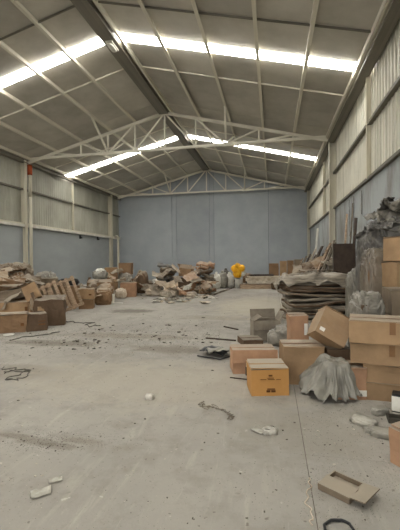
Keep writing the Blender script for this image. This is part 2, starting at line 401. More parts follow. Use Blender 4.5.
# eave beams
eb = thing('eave_beam', 'dark steel eave beam running along the top of the right wall', 'beam', (XR-.2, 0, 7.0))
box('lower_flange', (-.14, YF, -.02), (.18, YB-.02, .02), RIDGE, eb); box('web', (-.02, YF, .02), (.02, YB-.02, .24), RIDGE, eb); box('upper_flange', (-.14, YF, .17), (-.02, YB-.02, .2), STEEL, eb)
el = thing('eave_beam', 'dark steel eave beam along the top of the left wall', 'beam', (XL+.14, 0, 7.02))
box('lower_flange', (-.12, YF, -.02), (.1, YB-.02, .02), RIDGE, el); box('web', (-.02, YF, .02), (.02, YB-.02, .2), RIDGE, el)
# roof
ce = struct(link('ceiling', pyd('ceiling', [(XL-.3, YF-.3, ZE+.05), (XM, YF-.3, ZR+.12), (XR+.3, YF-.3, ZE+.05), (XL-.3, YB+.3, ZE+.05), (XM, YB+.3, ZR+.12), (XR+.3, YB+.3, ZE+.05),
     (XL-.3, YF-.3, ZE+.15), (XM, YF-.3, ZR+.22), (XR+.3, YF-.3, ZE+.15), (XL-.3, YB+.3, ZE+.15), (XM, YB+.3, ZR+.22), (XR+.3, YB+.3, ZE+.15)],
     [(0, 1, 4, 3), (1, 2, 5, 4), (6, 9, 10, 7), (7, 10, 11, 8), (0, 6, 7, 1), (1, 7, 8, 2), (3, 4, 10, 9), (4, 5, 11, 10), (0, 3, 9, 6), (2, 8, 11, 5)]), ROOFM),
     'low gabled warehouse roof of grey insulated panels with skylight strips', 'ceiling')
SKY = [(-8.7, -8.25), (1.3, 1.75), (11.42, 11.82), (21.45, 21.9)]
YE = sorted([YF, -5, -2, .0, 3.5, 6.4, 9.85, 13.45, 16.9, 19.8, 23.5, 26.8, YB] + [y for s in SKY for y in s])
XE = [XL] + PUR[1:5] + [XM] + PUR[5:9] + [XR]
for i in range(len(XE)-1):
    x0, x1 = XE[i]+.006, XE[i+1]-.006
    for j in range(len(YE)-1):
        isky = any(abs(YE[j]-s[0]) < .01 for s in SKY)
        y0, y1 = YE[j]+.006, YE[j+1]-.006
        dz = .03 if not isky else .08; lo = 0 if not isky else -.05  # skylight panels lowered so their glowing edges throw a halo on the roof
        vv = [(x0, y0, roofz(x0)), (x1, y0, roofz(x1)), (x1, y1, roofz(x1)), (x0, y1, roofz(x0))]
        vv = [(a, b, c+lo) for a, b, c in vv] + [(a, b, c+lo+dz) for a, b, c in vv]
        link('skylight_panel' if isky else 'roof_panel', pyd('roof_panel', vv, BF), SKYL if isky else ROOFM, ce)
for x in PUR:
    z = roofz(x)
    pv = boxv((x-.03, YF, z-.17), (x+.03, YB-.02, z-.005)); n = 8
    p2 = boxv((x+.03, YF, z-.168), (x+.075, YB-.02, z-.153))
    link('purlin', pyd('purlin', pv+p2, BF+[tuple(i+8 for i in q) for q in BF]), TRUSSM, ce)
multi('ridge_beam', [((XM-.27, YF, ZR-.32), (XM+.2, YB-.02, ZR-.28)), ((XM-.27, YF, ZR-.28), (XM-.23, YB-.02, ZR-.06)), ((XM+.16, YF, ZR-.28), (XM+.2, YB-.02, ZR-.06))], RIDGE, ce)
box('ridge_purlin', (XM+.3, YF, ZR-.26), (XM+.37, YB-.02, ZR-.09), TRUSSM, ce)
for y in [6.4, 9.85, 13.45, 19.8, 23.5, 26.8, -2, 3.5]:
    for xa, xb in ((XL+.05, XM-.3), (XM+.25, XR-.05)):
        bar('sag_rod', (xa, y, roofz(xa)-.05), (xb, y, roofz(xb)-.05), .035, .05, GIRT if y in (9.85, 6.4) else TRUSSM, ce)
# trusses
def truss(Y, lab):
    t = thing('roof_truss', lab, 'truss', (XM, Y, 7.28)); zc = 0.0
    tx = lambda x: roofz(x) - .2 - 7.28 - .05
    bx = [XL-XM+.1, -6.25, -4.65, -3.1, -1.6, 0, 1.6, 3.1, 4.7, 6.3, XR-XM-.1]
    P = lambda x, z: (x, 0, z)
    bar('bottom_chord', P(bx[0], zc), P(bx[-1], zc), .11, .12, TRUSSM, t)
    for a, b in ((bx[0], 0), (0, bx[-1])):
        bar('top_chord', P(a, tx(XM+a)), P(b, tx(XM+b)), .12, .14, TRUSSM, t)
    for x in bx[1:-1]:
        if tx(XM+x) > .12: bar('vertical', P(x, zc), P(x, tx(XM+x)), .075, .075, TRUSSM, t)
    for s in (-1, 1):
        X = lambda k: bx[5+s*k]
        for (k0, top0), (k1, top1) in (((0, 1), (1, 0)), ((1, 1), (2, 0)), ((2, 0), (3, 1)), ((3, 0), (4, 1))):
            bar('diagonal', P(X(k0), tx(XM+X(k0)) if top0 else zc), P(X(k1), tx(XM+X(k1)) if top1 else zc), .075, .075, TRUSSM, t)
        x = X(2); pz = roofz(XM+x)-.12-7.28
        px = min(PUR, key=lambda q: abs(q-XM-x))-XM; pz = roofz(XM+px)-.15-7.28
        bar('knee_brace', (x, 0, zc), (px, -1.9, pz), .085, .085, TRUSSM, t)
        if Y < 25: bar('knee_brace', (x, 0, zc), (px, 1.9, pz), .05, .05, TRUSSM, t)
    xa = bx[3] if 1 else 0
    bar('splice_plate', P(-3.6, -.06), P(-2.9, -.06), .12, .05, TRUSSM, t); bar('splice_plate', P(2.9, -.06), P(3.9, -.06), .12, .05, TRUSSM, t)
    return t
truss(YT1, 'nearer pale steel roof truss spanning from the left columns to the right wall')
truss(YT2, 'farther pale steel roof truss just in front of the back wall')
# columns
def column(lab, X, side, Y, w=.4, fl=.3, zt=7.15):
    c = thing('steel_column', lab, 'column', (X - side*(w/2-.10), Y, 0))
    box('web', (-w/2, -.012, 0), (w/2, .012, zt), STEEL, c)
    box('flange', (-w/2-.02, -fl/2, 0), (-w/2, fl/2, zt), STEEL, c); box('flange', (w/2, -fl/2, 0), (w/2+.02, fl/2, zt), STEEL, c)
    box('base_plate', (-w/2-.06, -fl/2-.06, 0), (w/2+.06, fl/2+.06, .03), GIRT, c)
    box('cap_plate', (-w/2-.03, -fl/2, zt), (w/2+.03, fl/2, zt+.03), GIRT, c)
column('cream steel column standing against the right wall behind the dark brown board', XR, 1, YT1, .34, .3)
column('cream steel column in the far right corner by the back wall', XR, 1, YT2, .26)
column('cream steel column against the left wall beside the white downpipe', XL, -1, 17.35, .3, .2)
column('cream steel column in the far left corner', XL, -1, 27.9, .36, .26)
pp = atY(30.3, 200, YT1+.0)
dp = thing('downpipe', 'white downpipe with an orange collar standing beside the left steel column', 'pipe', (pp.x, YT1, 0))
tube('pipe', [(0, 0, 0), (0, 0, 5.2)], .09, STEEL, dp, 12); tube('pipe_socket', [(0, 0, 5.2), (0, 0, 6.4)], .1, STEEL, dp, 12); tube('orange_collar', [(0, 0, 6.4), (0, 0, 6.95)], .125, RUST, dp, 12)
pp = atY(112.5, 240, YT2-.3)
dp = thing('downpipe', 'thin white pipe on the left wall beside the far left corner column', 'pipe', (XL+.55, 28.45, 0))
tube('pipe', [(0, 0, 0), (0, 0, 3.6)], .09, STEEL, dp, 12); tube('pipe_elbow', [(0, 0, 3.6), (-.08, 0, 3.72), (-.2, 0, 3.75)], .1, STEEL, dp, 12)
# lamp hanging under the ridge
p = atY(115.5, 45, 11.6)
lp = thing('ridge_lamp', 'small white lamp fixed under the dark ridge beam by the nearer skylight', 'lamp', (XM-.03, 11.62, ZR-.33))
box('lamp_housing', (-.12, -.28, -.06), (.12, .28, 0), WHITE, lp); lump('lamp_diffuser', .2, .5, .09, WHITE, lp, amp=.02, sub=3, flat=False, loc=(0, 0, -.13))

# ------------------------------------------------------------------ cartons
def flap(parent, m, w, d, hinge, axis, ang, th=.006):
    """thin cardboard flap hinged at its edge: local +y away from the hinge"""
    me = rough_box(w, d, th, .004, 2, nseed()); 
    for v in me.vertices: v.co.y += d/2
    return link('flap', me, m, parent, hinge, (ang, 0, axis))
def carton(label, p, w, d, h, yaw=11.4, m='tan', tilt=(0, 0), open_=False, tape='top', marks=(), group=None, amp=.012, fl=(10, 14, 100, 100), name='cardboard_carton', cat='carton', sticker=None, lip=None):
    """p = bottom centre of the carton"""
    mm = CB[m] if isinstance(m, str) else m
    c = thing(name, label, cat, p, (R(tilt[0]), R(tilt[1]), R(yaw)), group)
    c.rotation_mode = 'XYZ'
    sd = nseed()
    if not open_:
        body = link('body', rough_box(w, d, h-.008, amp, 4, sd), mm, c)
        g = .004
        for s in (-1, 1):
            me = rough_box(w-.004, d/2-g, .007, .003, 3, sd+s)
            o = link('flap', me, mm, c, (0, s*(d/4+g/2), h-.006+.004*(s > 0)), (R(s*random.Random(sd).uniform(0, 2.5)), 0, 0))
        if tape:
            box('tape', (-w/2-.002-amp*.3, -.026, h+.004), (w/2+.002+amp*.3, .026, h+.0065), TAPE, c)
    else:
        th = .012; bm = bmesh.new()
        v = boxv((-w/2, -d/2, 0), (w/2, d/2, h))[:8]; 
        outer = [(-w/2, -d/2), (w/2, -d/2), (w/2, d/2), (-w/2, d/2)]; inner = [(x*(1-2*th/w), y*(1-2*th/d)) for x, y in outer]
        N = 5; vs = []; fs = []
        def ringpts(poly, z, k):
            out = []
            for a in range(4):
                for t in range(N):
                    x = poly[a][0] + (poly[(a+1) % 4][0]-poly[a][0])*t/N; y = poly[a][1] + (poly[(a+1) % 4][1]-poly[a][1])*t/N
                    n = noise.noise_vector(Vector((x*3, y*3, z*3+sd*3.1)))*amp*1.5
                    out.append((x+n.x, y+n.y, z + (n.z if z > .05 else 0)))
            return out
        rs = [ringpts(outer, z, 0) for z in (0, h*.33, h*.66, h)] + [ringpts(inner, z, 1) for z in (h, h*.5, th)]
        for r in rs: vs += r
        n = 4*N
        for j in range(len(rs)-1):
            for i in range(n): fs.append((j*n+i, j*n+(i+1) % n, (j+1)*n+(i+1) % n, (j+1)*n+i))
        fs.append(tuple(range(n))[::-1]); fs.append(tuple((len(rs)-1)*n+i for i in range(n)))
        body = link('body', pyd('body', vs, fs), mm, c)
        spec = [((0, d/2-.004, h), 0, w, d*.48), ((0, -d/2+.004, h), math.pi, w, d*.48), ((w/2-.004, 0, h), -math.pi/2, d, min(w, d)*.45), ((-w/2+.004, 0, h), math.pi/2, d, min(w, d)*.45)]
        for (hg, ax, fw_, fd), a in zip(spec, fl):
            if a is None: continue
            flap(c, mm, fw_*.98, fd, hg, ax, R(a))
    if tape == 'front' or tape == 'both':
        box('tape', (-.03, -d/2-.006-amp*.5, h*.45), (.03, -d/2-.002, h*.98), TAPE, body)
    for (x0, z0, x1, z1) in marks:
        box('print_hole_mark', (x0*w-w/2, -d/2-.004-amp*.6, z0*h), (x1*w-w/2, -d/2+.002, z1*h), PRINT_HOLE, body)  # print, and the dark insides of holes drawn as flat colour
    if lip:
        link('front_flap', rough_box(w*1.02, .012, h*(1-lip)+.02, .006, 4, nseed()), mm, c, (0, -d/2-.03, h*lip), (R(-5), 0, 0))
    if sticker:
        x0, z0, x1, z1 = sticker
        box('sticker', (x0*w-w/2, -d/2-.004-amp*.6, z0*h), (x1*w-w/2, -d/2+.002, z1*h), STICKER, body)
    return c
def cpx(label, uL, uR, vB, vT, dp, yaw=11.4, z=0.0, Y=None, toground=False, w=None, h=None, **k):
    """carton from the pixel box of its front face"""
    c = (uL+uR)/2; p = on(c, vB, z) if Y is None else atY(c, vB, Y)
    D = dep(p); w = w or (uR-uL)/F*D; h = h or (vB-vT)/F*D
    a = R(yaw); p = p + Vector((-math.sin(a), math.cos(a), 0))*dp/2
    if toground: h += p.z; p.z = 0
    return carton(label, p, w, dp, h, yaw, **k)

# --- cartons in the foreground group on the right
cpx('orange closed carton with a dusty top and dark print, in front of the others', 251.5, 289, 396, 368.5, .40, 11.4, m='orange', tape='', amp=.008,
    marks=[(.24, .60, .40, .61), (.44, .60, .62, .612), (.66, .60, .78, .61), (.42, .65, .60, .66), (.46, .72, .56, .77), (.40, .14, .50, .21), (.53, .14, .64, .21), (.42, .24, .63, .27)])
cpx('long pinkish carton lying behind the orange carton, its front flap hanging down', 233, 277, 374, 351, .40, 11.4, m='pink', tape='', lip=.52)
cpx('plain tan carton standing right of the orange carton', 284.5, 325, 385, 347, .40, 7, m='tan', marks=())
cpx('small upright carton with a white sticker behind the tilted carton', 291, 309, 345, 316, .34, 9, z=.28, m='pink', sticker=(.74, .60, .92, .84), toground=True)
def tipped(lab, c, w, d, h, yaw, tilt, **k):
    from mathutils import Euler
    o = Euler((R(tilt[0]), R(tilt[1]), R(yaw))).to_matrix() @ Vector((0, 0, h/2))
    return carton(lab, tuple(Vector(c)-o), w, d, h, yaw, tilt=tilt, **k)
tipped('carton tipped up on its corner, leaning on the stacked cartons', atY(330, 328, 4.92), .40, .30, .38, 4, (-24, 30), m='tan', tape='', sticker=(.10, .12, .26, .24))
q = atY(337, 352, 4.9); carton('added dark carton standing in for the shadow beneath the tipped carton', (q.x, 4.98, 0), .30, .34, .46, 4, 'dark', tape='')  # added dark carton: stands in for deep shadow and props the tipped carton
# draped carton and its sheet
pd = on(350, 400); 
c6 = carton('low brown carton under the grey plastic sheet at the foot of the stack', (pd.x, pd.y+.17, 0), .36, .32, .36, 6, 'pink', sticker=(.72, .12, .96, .3))
dr = drape('plastic_sheet', .27, .36, .385, SHEETG, None, flare=.13, folds=15, loc=(pd.x-.15, pd.y+.17, 0), rot=(0, 0, R(8)), amp=.03, rag=.3)
tag(dr, 'grey plastic sheet draped over a low carton', 'sheet')
# stack of four wide cartons at the right edge
zz = 0; base = on(384, 403)
for i, (u, hp, wd, m, lab, dy) in enumerate([(366, 18, .75, 'tan', 'bottom carton of the wide stack at the right edge', .0), (365.5, 19.5, .75, 'tan', 'second carton from the floor in the wide stack at the right edge', .01),
        (352, 22, .86, 'tan', 'third carton from the floor in the wide stack, with brown tape on its front', .02), (351, 24, .88, 'tan', 'top carton of the wide stack, dusty on top with brown tape on its front', .0)]):
    D = 3.98; h = hp*D/F*.95
    x0 = atY(u, 385, base.y).x
    yw = [-7, -8, -11, -12][i]; a = R(yw)
    carton(lab, (x0+wd/2*math.cos(a)-.25*math.sin(a), base.y+dy+wd/2*math.sin(a)+.25*math.cos(a)+.08, zz), wd, .5, h, yw, m, tape='front' if i > 1 else 'top', amp=.01)
    zz += h+.008
ZTOP = zz
# second row behind it
hz = .42
q = on(392, 311, .86); 
carton('lower carton hidden behind the wide stack at the right edge', (q.x+.24, q.y-.02, 0), .66, .40, .43, 3, 'brown')
carton('flat carton with a pale mark lying under the grey-brown carton at the right edge', (q.x+.24, q.y-.02, .45), .68, .41, .36, 4, 'pink', sticker=(.3, .84, .5, .92))
carton('grey-brown carton resting above the wide stack at the right edge', (q.x+.27, q.y-.02, .83), .70, .40, .35, 2, 'grey')
q2 = on(396, 291, 1.08)
carton('floor carton of the tall stack against the right wall', (q2.x+.25, q2.y+.36, 0), .52, .5, .54, 4, 'brown')
carton('second carton of the tall stack against the right wall', (q2.x+.25, q2.y+.36, .56), .52, .5, .54, 6, 'tan')
carton('second carton from the top of the tall stack against the right wall', (q2.x+.22, q2.y+.36, 1.12), .50, .5, .42, 14, 'tan')
carton('topmost carton of the tall stack by the right wall, one side shaded', (q2.x+.25, q2.y+.38, 1.56), .46, .44, .40, 30, 'tan')
# carton at the lower right corner
p = on(385.5, 458)
carton('reddish carton cut off by the lower right edge, alone on the floor', (p.x+.30, p.y-.06, 0), .42, .36, .29, 38, 'pink')
# dusty opened cartons behind the long carton
cpx('dusty grey opened carton with one flap leaning out, behind the long carton', 254, 281, 341, 321, .4, 14, m=mat('dusty_carton', srgb(142, 132, 116), srgb(110, 101, 88), 3, .9), open_=True, fl=(70, -60, 60, 150), tape='')
cpx('flattened brown carton lying under the dusty grey carton', 243, 264, 346, 340, .42, 20, m='dark', tape='')
# flat tray-like carton lid on the near floor
pa, pb, pc = on(318, 489), on(350, 506), on(366, 491)
ang = math.atan2(pb.y-pa.y, pb.x-pa.x); wl_ = (pb-pa).length; dl_ = (pc-pb).length
cen = (pa+pc)/2
carton('shallow flattened carton tray lying alone on the near floor', (cen.x, cen.y, 0), wl_, dl_, .045, math.degrees(ang), 'grey', open_=True, fl=(None, 172, 8, None), tape='', amp=.014)

# --- small things near the cartons
p = on(248, 374)
bt = thing('bottle', 'small black bottle with a white cap against the long pinkish carton', 'bottle', (p.x, p.y-.05, 0))
tube('bottle_body', [(0, 0, 0), (0, 0, .11), (0, 0, .115)], .032, BLACK, bt, 12); tube('bottle_cap', [(0, 0, .115), (0, 0, .17)], .02, WHITE, bt, 10)
p = on(396, 411)
bb = thing('product_box', 'small black and white box beside the bottom carton of the wide stack', 'box', (p.x+.06, p.y, 0), (0, 0, R(-22)))
box('body', (-.09, -.06, 0), (.09, .06, .19), BLACK, bb); box('white_face', (-.092, -.063, .012), (.05, -.06, .165), WHITE, bb); box('white_side', (-.093, -.055, .012), (-.09, .055, .165), WHITE, bb)
p = on(398, 422); tr = thing('plastic_tray', 'grey shallow tray on the floor beside the black and white box', 'tray', (p.x+.07, p.y, 0), (0, 0, R(-8)))
multi('tray_body', [((-.16, -.07, 0), (.16, .07, .01)), ((-.16, -.07, .01), (.16, -.06, .045)), ((-.16, .06, .01), (.16, .07, .045)), ((-.16, -.06, .01), (-.15, .06, .045)), ((.15, -.06, .01), (.16, .06, .045))], CABLE, tr)
for (u, v, sx, sy_, sz, rz, lab) in [(364, 424, .20, .13, .06, -40, 'white crumpled rag nearest the draped carton'), (380, 414, .15, .09, .07, 30, 'white crumpled rag beside the black and white box'), (372, 432, .12, .07, .045, 10, 'small white rag in front of the other rags'), (388, 436, .24, .15, .05, -15, 'greyish crumpled rag in front of the shallow tray')]:
    p = on(u, v); tag(lump('rag', sx, sy_, sz, RAG if 'grey' not in lab else SHEETG, None, amp=.35, freq=2.4, sub=4, loc=(p.x, p.y, 0), rot=(0, 0, R(rz))), lab, 'rag')
p = on(270, 433); cup = thing('crushed_cup', 'crushed pale cup lying on the floor in front of the orange carton', 'cup', (p.x, p.y, 0), (0, 0, R(20)))
lump('cup_body', .12, .09, .045, WHITED, cup, amp=.25, sub=4); tube('cup_rim', [(math.cos(a)*.05, math.sin(a)*.035, .04+.01*math.sin(2*a)) for a in [i*.3 for i in range(22)]], .004, CABLE, cup)
p = on(256, 432); tag(sheet('paper_scrap', .12, .07, WHITED, None, amp=.008, freq=8, n=10, loc=(p.x, p.y, .014), rot=(0, 0, R(-30)), torn=.03), 'white paper scrap beside the crushed cup', 'scrap')
p = on(149.5, 399); st = lump('foam_chunk', .10, .075, .06, WHITED, None, amp=.2, ridge=False, sub=3, loc=(p.x, p.y, 0)); tag(st, 'white foam chunk lying alone on the open floor', 'chunk')
def squiggle(name, label, cat, pts, r, m, amp=.05, n=60, z=.01, loops=1):
    P = [on(u, v) for u, v in pts]; out = []; sd = nseed(); rr = random.Random(sd)
    for i in range(n+1):
        t = i/n*(len(P)-1); k = min(int(t), len(P)-2); f = t-k
        q = P[k].lerp(P[k+1], f); nv = noise.noise_vector(Vector((i*.23*loops, sd*3.7, 0)))*amp
        out.append((q.x+nv.x*1.5, q.y+nv.y*1.5, z+abs(nv.z)*.25))
    return tag(tube(name, out, r, m, None, 6), label, cat)
squiggle('tangled_string', 'tangled dark string on the open floor left of the orange carton', 'string', [(199, 406), (207, 404), (205, 408), (214, 409), (222, 412), (232, 415), (226, 418), (233, 419), (228, 412), (213, 407), (200, 408)], .0032, WOODG, .05, 110, loops=2)
squiggle('black_hose', 'black hose loop at the bottom edge of the near floor', 'hose', [(325, 534), (324, 527), (331, 522), (341, 522), (350, 526), (354, 533)], .009, BLACK, .003, 40, .012)
squiggle('cable', 'dark cable coil on the floor at the left edge', 'cable', [(2, 368), (14, 370), (30, 371), (18, 376), (4, 380), (16, 381), (27, 374), (10, 371), (3, 374)], .0055, CABLE, .08, 90)
squiggle('rope', 'dark rope lying in front of the left carton pile', 'rope', [(10, 341), (25, 338), (42, 336), (54, 334), (57, 333)], .010, CABLE, .06, 40, .02)
squiggle('rope', 'thin cord trailing across the floor left of centre', 'cord', [(65, 322), (80, 324), (95, 323), (85, 327), (100, 326)], .009, CABLE, .12, 50, .015)
squiggle('fallen_string', 'thin pale string on the near floor beside the flattened tray', 'string', [(308, 478), (310, 490), (306, 503), (312, 518), (309, 524)], .004, PAPER, .02, 40, .006)
# black plastic tangle
p = on(214, 355); bl = thing('plastic_tangle', 'tangle of torn black plastic on the floor left of the long carton', 'plastic', (p.x, p.y, 0), (0, 0, R(-20)))
sheet('black_sheet', .42, .3, BLACK, bl, amp=.035, freq=5, n=18, loc=(0, .05, .05), torn=.12, minz=-.03); sheet('grey_sheet', .4, .24, SHEETG, bl, amp=.04, freq=5, n=18, loc=(.12, -.05, .085), torn=.1, rot=(0, 0, .5), minz=-.03)
tube('strip', [(-.2, -.2, .01), (0, -.28, .03), (.25, -.24, .02), (.36, -.12, .05)], .012, BLACK, bl)
for (u0, v0, u1, v1, lab) in [(224, 326.5, 238, 329.5, 'thin dark stick on the floor beside the dusty grey carton'), (206, 338, 236, 340.5, 'long dark batten on the floor behind the black plastic tangle')]:
    a, b = on(u0, v0, .015), on(u1, v1, .015); tag(bar('stick', a, b, .03, .028, WOODD), lab, 'stick')
a, b = on(230, 377.5, .006), on(248, 379.5, .006); tag(bar('stick', a, b, .012, .012, WOODD), 'short thin stick on the floor left of the orange carton', 'stick')
# grey film lumps between the cartons
p = on(291, 350); tag(lump('plastic_film', .5, .4, .36, FILM, None, amp=.3, loc=(p.x, p.y+.35, 0), rot=(0, 0, .4)), 'crumpled dusty plastic film wedged behind the tan carton', 'plastic')
p = on(272, 349); tag(lump('plastic_film', .34, .3, .27, FILM, None, amp=.3, loc=(p.x+.1, p.y+.35, 0), rot=(0, 0, 1.4)), 'crumpled plastic film between the long pinkish carton and the dusty grey carton', 'plastic')

# --- flattened cardboard bales wrapped in film
FILMB0 = mat('wrapped_layer', srgb(158, 148, 131), srgb(122, 113, 99), 3, .5, stretch=(1, 1, 4))
def bale(lab, p, w, d, h, n, yaw, film=True):
    b = thing('cardboard_bale', lab, 'bale', p, (0, 0, R(yaw))); rr = random.Random(nseed()); st = h/n
    for i in range(n):
        m = [CB['grey'], FILMB0, FILMB0, CB['dark']][rr.randrange(4)]
        sheet('flattened_sheet', w*rr.uniform(.86, 1.04), d*rr.uniform(.88, 1.04), m, b, amp=st*.35, freq=1.2, n=16, thick=st*.72, torn=.07, ridge=False,
              loc=(rr.uniform(-.07, .07), rr.uniform(-.05, .05), st*(i+1)-st*.25), rot=(R(rr.uniform(-1.2, 1.2)), R(rr.uniform(-1.5, 1.5)), R(rr.uniform(-4, 4))))
    return b
p0 = on(279, 322); p1 = on(346, 322)
mid = (p0+p1)/2; bw = (p1-p0).length
by = mid.y+.54
bale('lower bale of flattened grey cardboard on the floor behind the tipped carton', (mid.x+.08, by, 0), bw*.98, 1.08, .62, 7, 9)
bale('upper bale of flattened cardboard wrapped in dusty film, lying on the lower bale', (mid.x+.05, by, .66), bw*1.0, 1.08, .46, 6, 11)
FILMB = mat('dirty_bale_film', srgb(156, 146, 129), srgb(118, 109, 96), 3, .45, stretch=(1, 1, 6), spec=.4)
fs = drape('plastic_film', bw*.98, 1.05, .47, FILMB, None, flare=.05, folds=5, loc=(mid.x+.06, by+.0, .68), rot=(0, 0, R(11)), amp=.10, cover=.85, rag=.9)
tag(fs, 'dusty grey film draped over the upper cardboard bale', 'film')
tag(sheet('loose_sheet', 1.0, .5, CB['dark'], None, amp=.02, freq=2, n=12, thick=.01, loc=(mid.x+.25, by+.25, 1.285), rot=(0, 0, R(5))), 'loose dark brown sheet lying on top of the film covered bale', 'sheet')
# dark brown board standing behind
pb_ = atY(345, 243.5, 10.25)
db = thing('dark_board', 'dark brown board standing upright behind the cardboard bales', 'board', (pb_.x, 10.25, 0), (R(-2), 0, R(10)))
box('board_panel', (-.3, -.02, 0), (.3, .02, pb_.z), WOODD, db); box('edge_trim', (-.312, -.025, 0), (-.3, .025, pb_.z), GIRT, db)
# wrapped bundles
def bundle(lab, u, Y, sx, sy_, h, m, core, yaw=0, amp=.12):
    p = atY(u, 262, Y); b = thing('wrapped_bundle', lab, 'bundle', (p.x, Y, 0), (0, 0, R(yaw)))
    link('contents', rough_box(sx*.8, sy_*.8, h*.93, .03, 4, nseed()), core, b)
    lump('film_wrap', sx, sy_, h, m, b, amp=amp*.55, freq=3.2, sq=.4, sub=6)
    return b
bundle('tall bundle wrapped in clear dusty film beside the dark brown board', 376, 6.98, .46, .42, 1.74, FILMC, CB['brown'], 8, .16)
bundle('short bundle of crumpled clear film behind the top carton of the wide stack', 366, 5.35, .36, .34, 1.08, FILM, CB['dark'], 20, .30)
# tarp heap against the right wall
th_ = thing('tarp_heap', 'high heap covered with crumpled dark plastic sheeting against the right wall', 'heap', (2.22, 7.85, 0))
lump('heap_core', .9, 1.2, 2.25, TARP, th_, amp=.14, freq=2.6, sq=.5, sub=6)
for i, (dx, dy, dz, s_) in enumerate([(.0, -.2, 2.15, .75), (.08, .0, 2.35, .7), (-.15, -.25, 2.0, .7), (.10, -.2, 2.5, .55), (-.2, .1, 1.95, .6), (.05, -.35, 1.9, .7), (.14, .1, 2.62, .45)]):
    sheet('plastic_fold', s_, s_*.8, [TARP, FILM, TARP, FILM, TARP, FILM, TARP][i], th_, amp=.13, freq=3.4, n=30, loc=(dx, dy, dz), rot=(R(14+6*i), R(-22+3*i), .7*i), torn=.12)
tag(lump('plastic_film', .42, .42, 1.25, FILM, None, amp=.3, sub=5, loc=(1.98, 9.1, 0), rot=(0, 0, .3)), 'upright crumple of film between the dark brown board and the tarp heap', 'plastic')
# --- boards and poles leaning on the right wall
rr = random.Random(5)
for i, (u, Y, sx, h, m, lab) in enumerate([(331, 13.0, .75, 1.75, FILM, 'crumpled heap of film against the right wall behind the dark brown board'), (325, 14.6, .8, 1.6, TARP, 'dark crumpled heap against the right wall below the near steel column'), (318, 16.3, .9, 1.5, FILM, 'crumpled film heap on the right side carrying the leaning planks'), (309, 18.3, .9, 1.35, TARP, 'farthest crumpled heap on the right side before the corner')]):
    p = atY(u, 255, Y); tag(lump('crumpled_heap', sx, 1.3, h, m, None, amp=.25, sub=5, loc=(min(p.x+.35, XR-.62 if Y < 16 else XR-.95), Y+.2 if abs(Y-16.3) > .1 else 16.2, 0)), lab, 'heap')
OR = ['nearest the dark brown board', 'second from the dark brown board', 'third from the dark brown board', 'fourth from the dark brown board', 'fifth from the dark brown board', 'sixth from the dark brown board', 'seventh from the dark brown board', 'eighth from the dark brown board', 'farthest from the dark brown board']
for i, (u, v, Y, wd, m, nm) in enumerate([(335, 240, 11.7, .14, WOODG, 'grey'), (331, 243, 12.2, .18, WOOD, 'tan'), (327, 247, 12.9, .12, WOODG, 'grey'), (323, 246, 13.6, .2, WOODD, 'dark'), (319, 250, 14.3, .14, WOODG, 'grey'), (315, 249, 15.1, .2, WOODP, 'pale'), (311, 254, 15.9, .16, WOODD, 'dark'), (307, 256, 16.8, .2, WOODG, 'grey'), (303, 258, 17.7, .18, WOOD, 'tan')]):
    e = atY(u, v, Y); L = rr.uniform(.75, 1.0)
    t = thing('leaning_plank', 'leaning %s plank, %s' % (nm, OR[i]), 'plank', (e.x-L, Y, 0))
    a, b = Vector((.03, 0, .02)), Vector((L, rr.uniform(-.25, .25), e.z))
    bar('plank_board', a, b, wd, .03, m, t)
    
    t2 = thing('leaning_plank', 'narrow dark plank leaning beside the %s plank, %s' % (nm, OR[i]), 'plank', (e.x-L+.12, Y+.3, 0))
    bar('plank_board', a, Vector((L*.95, .1, e.z*rr.uniform(.86, 1.0))), .10, .04, WOODD if i % 2 else WOODG, t2); bar('plank_batten', a.lerp(b, .7)+Vector((-.02, -.1, .02)), a.lerp(b, .7)+Vector((-.02, .1, .02)), .05, .03, WOODD, t2)
    for q_ in (.55, .88): bar('plank_batten', a.lerp(b, q_)+Vector((-.02, -.14, .02)), a.lerp(b, q_)+Vector((-.02, .14, .02)), .05, .03, m, t)
for (u0, v0, u1, v1, Y, r, m, lab) in [(349, 250, 353, 203, 11.2, .025, WOODG, 'long grey pole leaning on the right wall, nearest the tarp heap'), (344, 252, 347, 214, 11.6, .03, WOOD, 'tan pole leaning on the right wall behind the dark brown board'),
        (353, 250, 356, 218, 10.9, .045, WOODD, 'short thick pole leaning beside the tarp heap')]:
    b = atY(u1, v1, Y); b.x = min(b.x, XR-.16); a = atY(u0, v0, Y); d = (a-b); k = (0-b.z)/d.z; a = b + d*k*1.0
    a.x = max(a.x, b.x-.9)
    tag(tube('leaning_pole', [a+Vector((0, 0, .01)), (a+b)/2+Vector((.03, 0, 0)), b], r, m, None, 7), lab, 'pole')
a, b = atY(314.5, 252, 22), atY(318, 228, 22); tag(bar('leaning_plank', (a.x-.1, 22, .03), (min(b.x, XR-.2), 22.1, b.z), .22, .03, WHITE), 'narrow white board leaning by the far right corner', 'plank')
# hanging torn strips of sheet on the right wall
for (u, v0, v1, wd, lab) in [(353, 196, 242, .10, 'torn dark strip hanging on the right wall above the dark brown board'), (349, 200, 236, .06, 'thin torn strip hanging on the right wall near the steel column'), (361, 190, 214, .07, 'short torn strip hanging on the right wall under the ribbed sheet')]:
    d = ray(u, v0); t = (XR-.05)/d.x; p = C0+d*t; d2 = ray(u, v1); p2 = C0+d2*((XR-.05)/d2.x)
    h_ = p.z-p2.z
    tag(sheet('hanging_strip', wd, h_, TARP, None, amp=.012, freq=5, n=14, thick=.008, loc=(XR-.045, p.y, (p.z+p2.z)/2), rot=(R(90), R(0), R(90)), torn=.05), lab, 'strip')
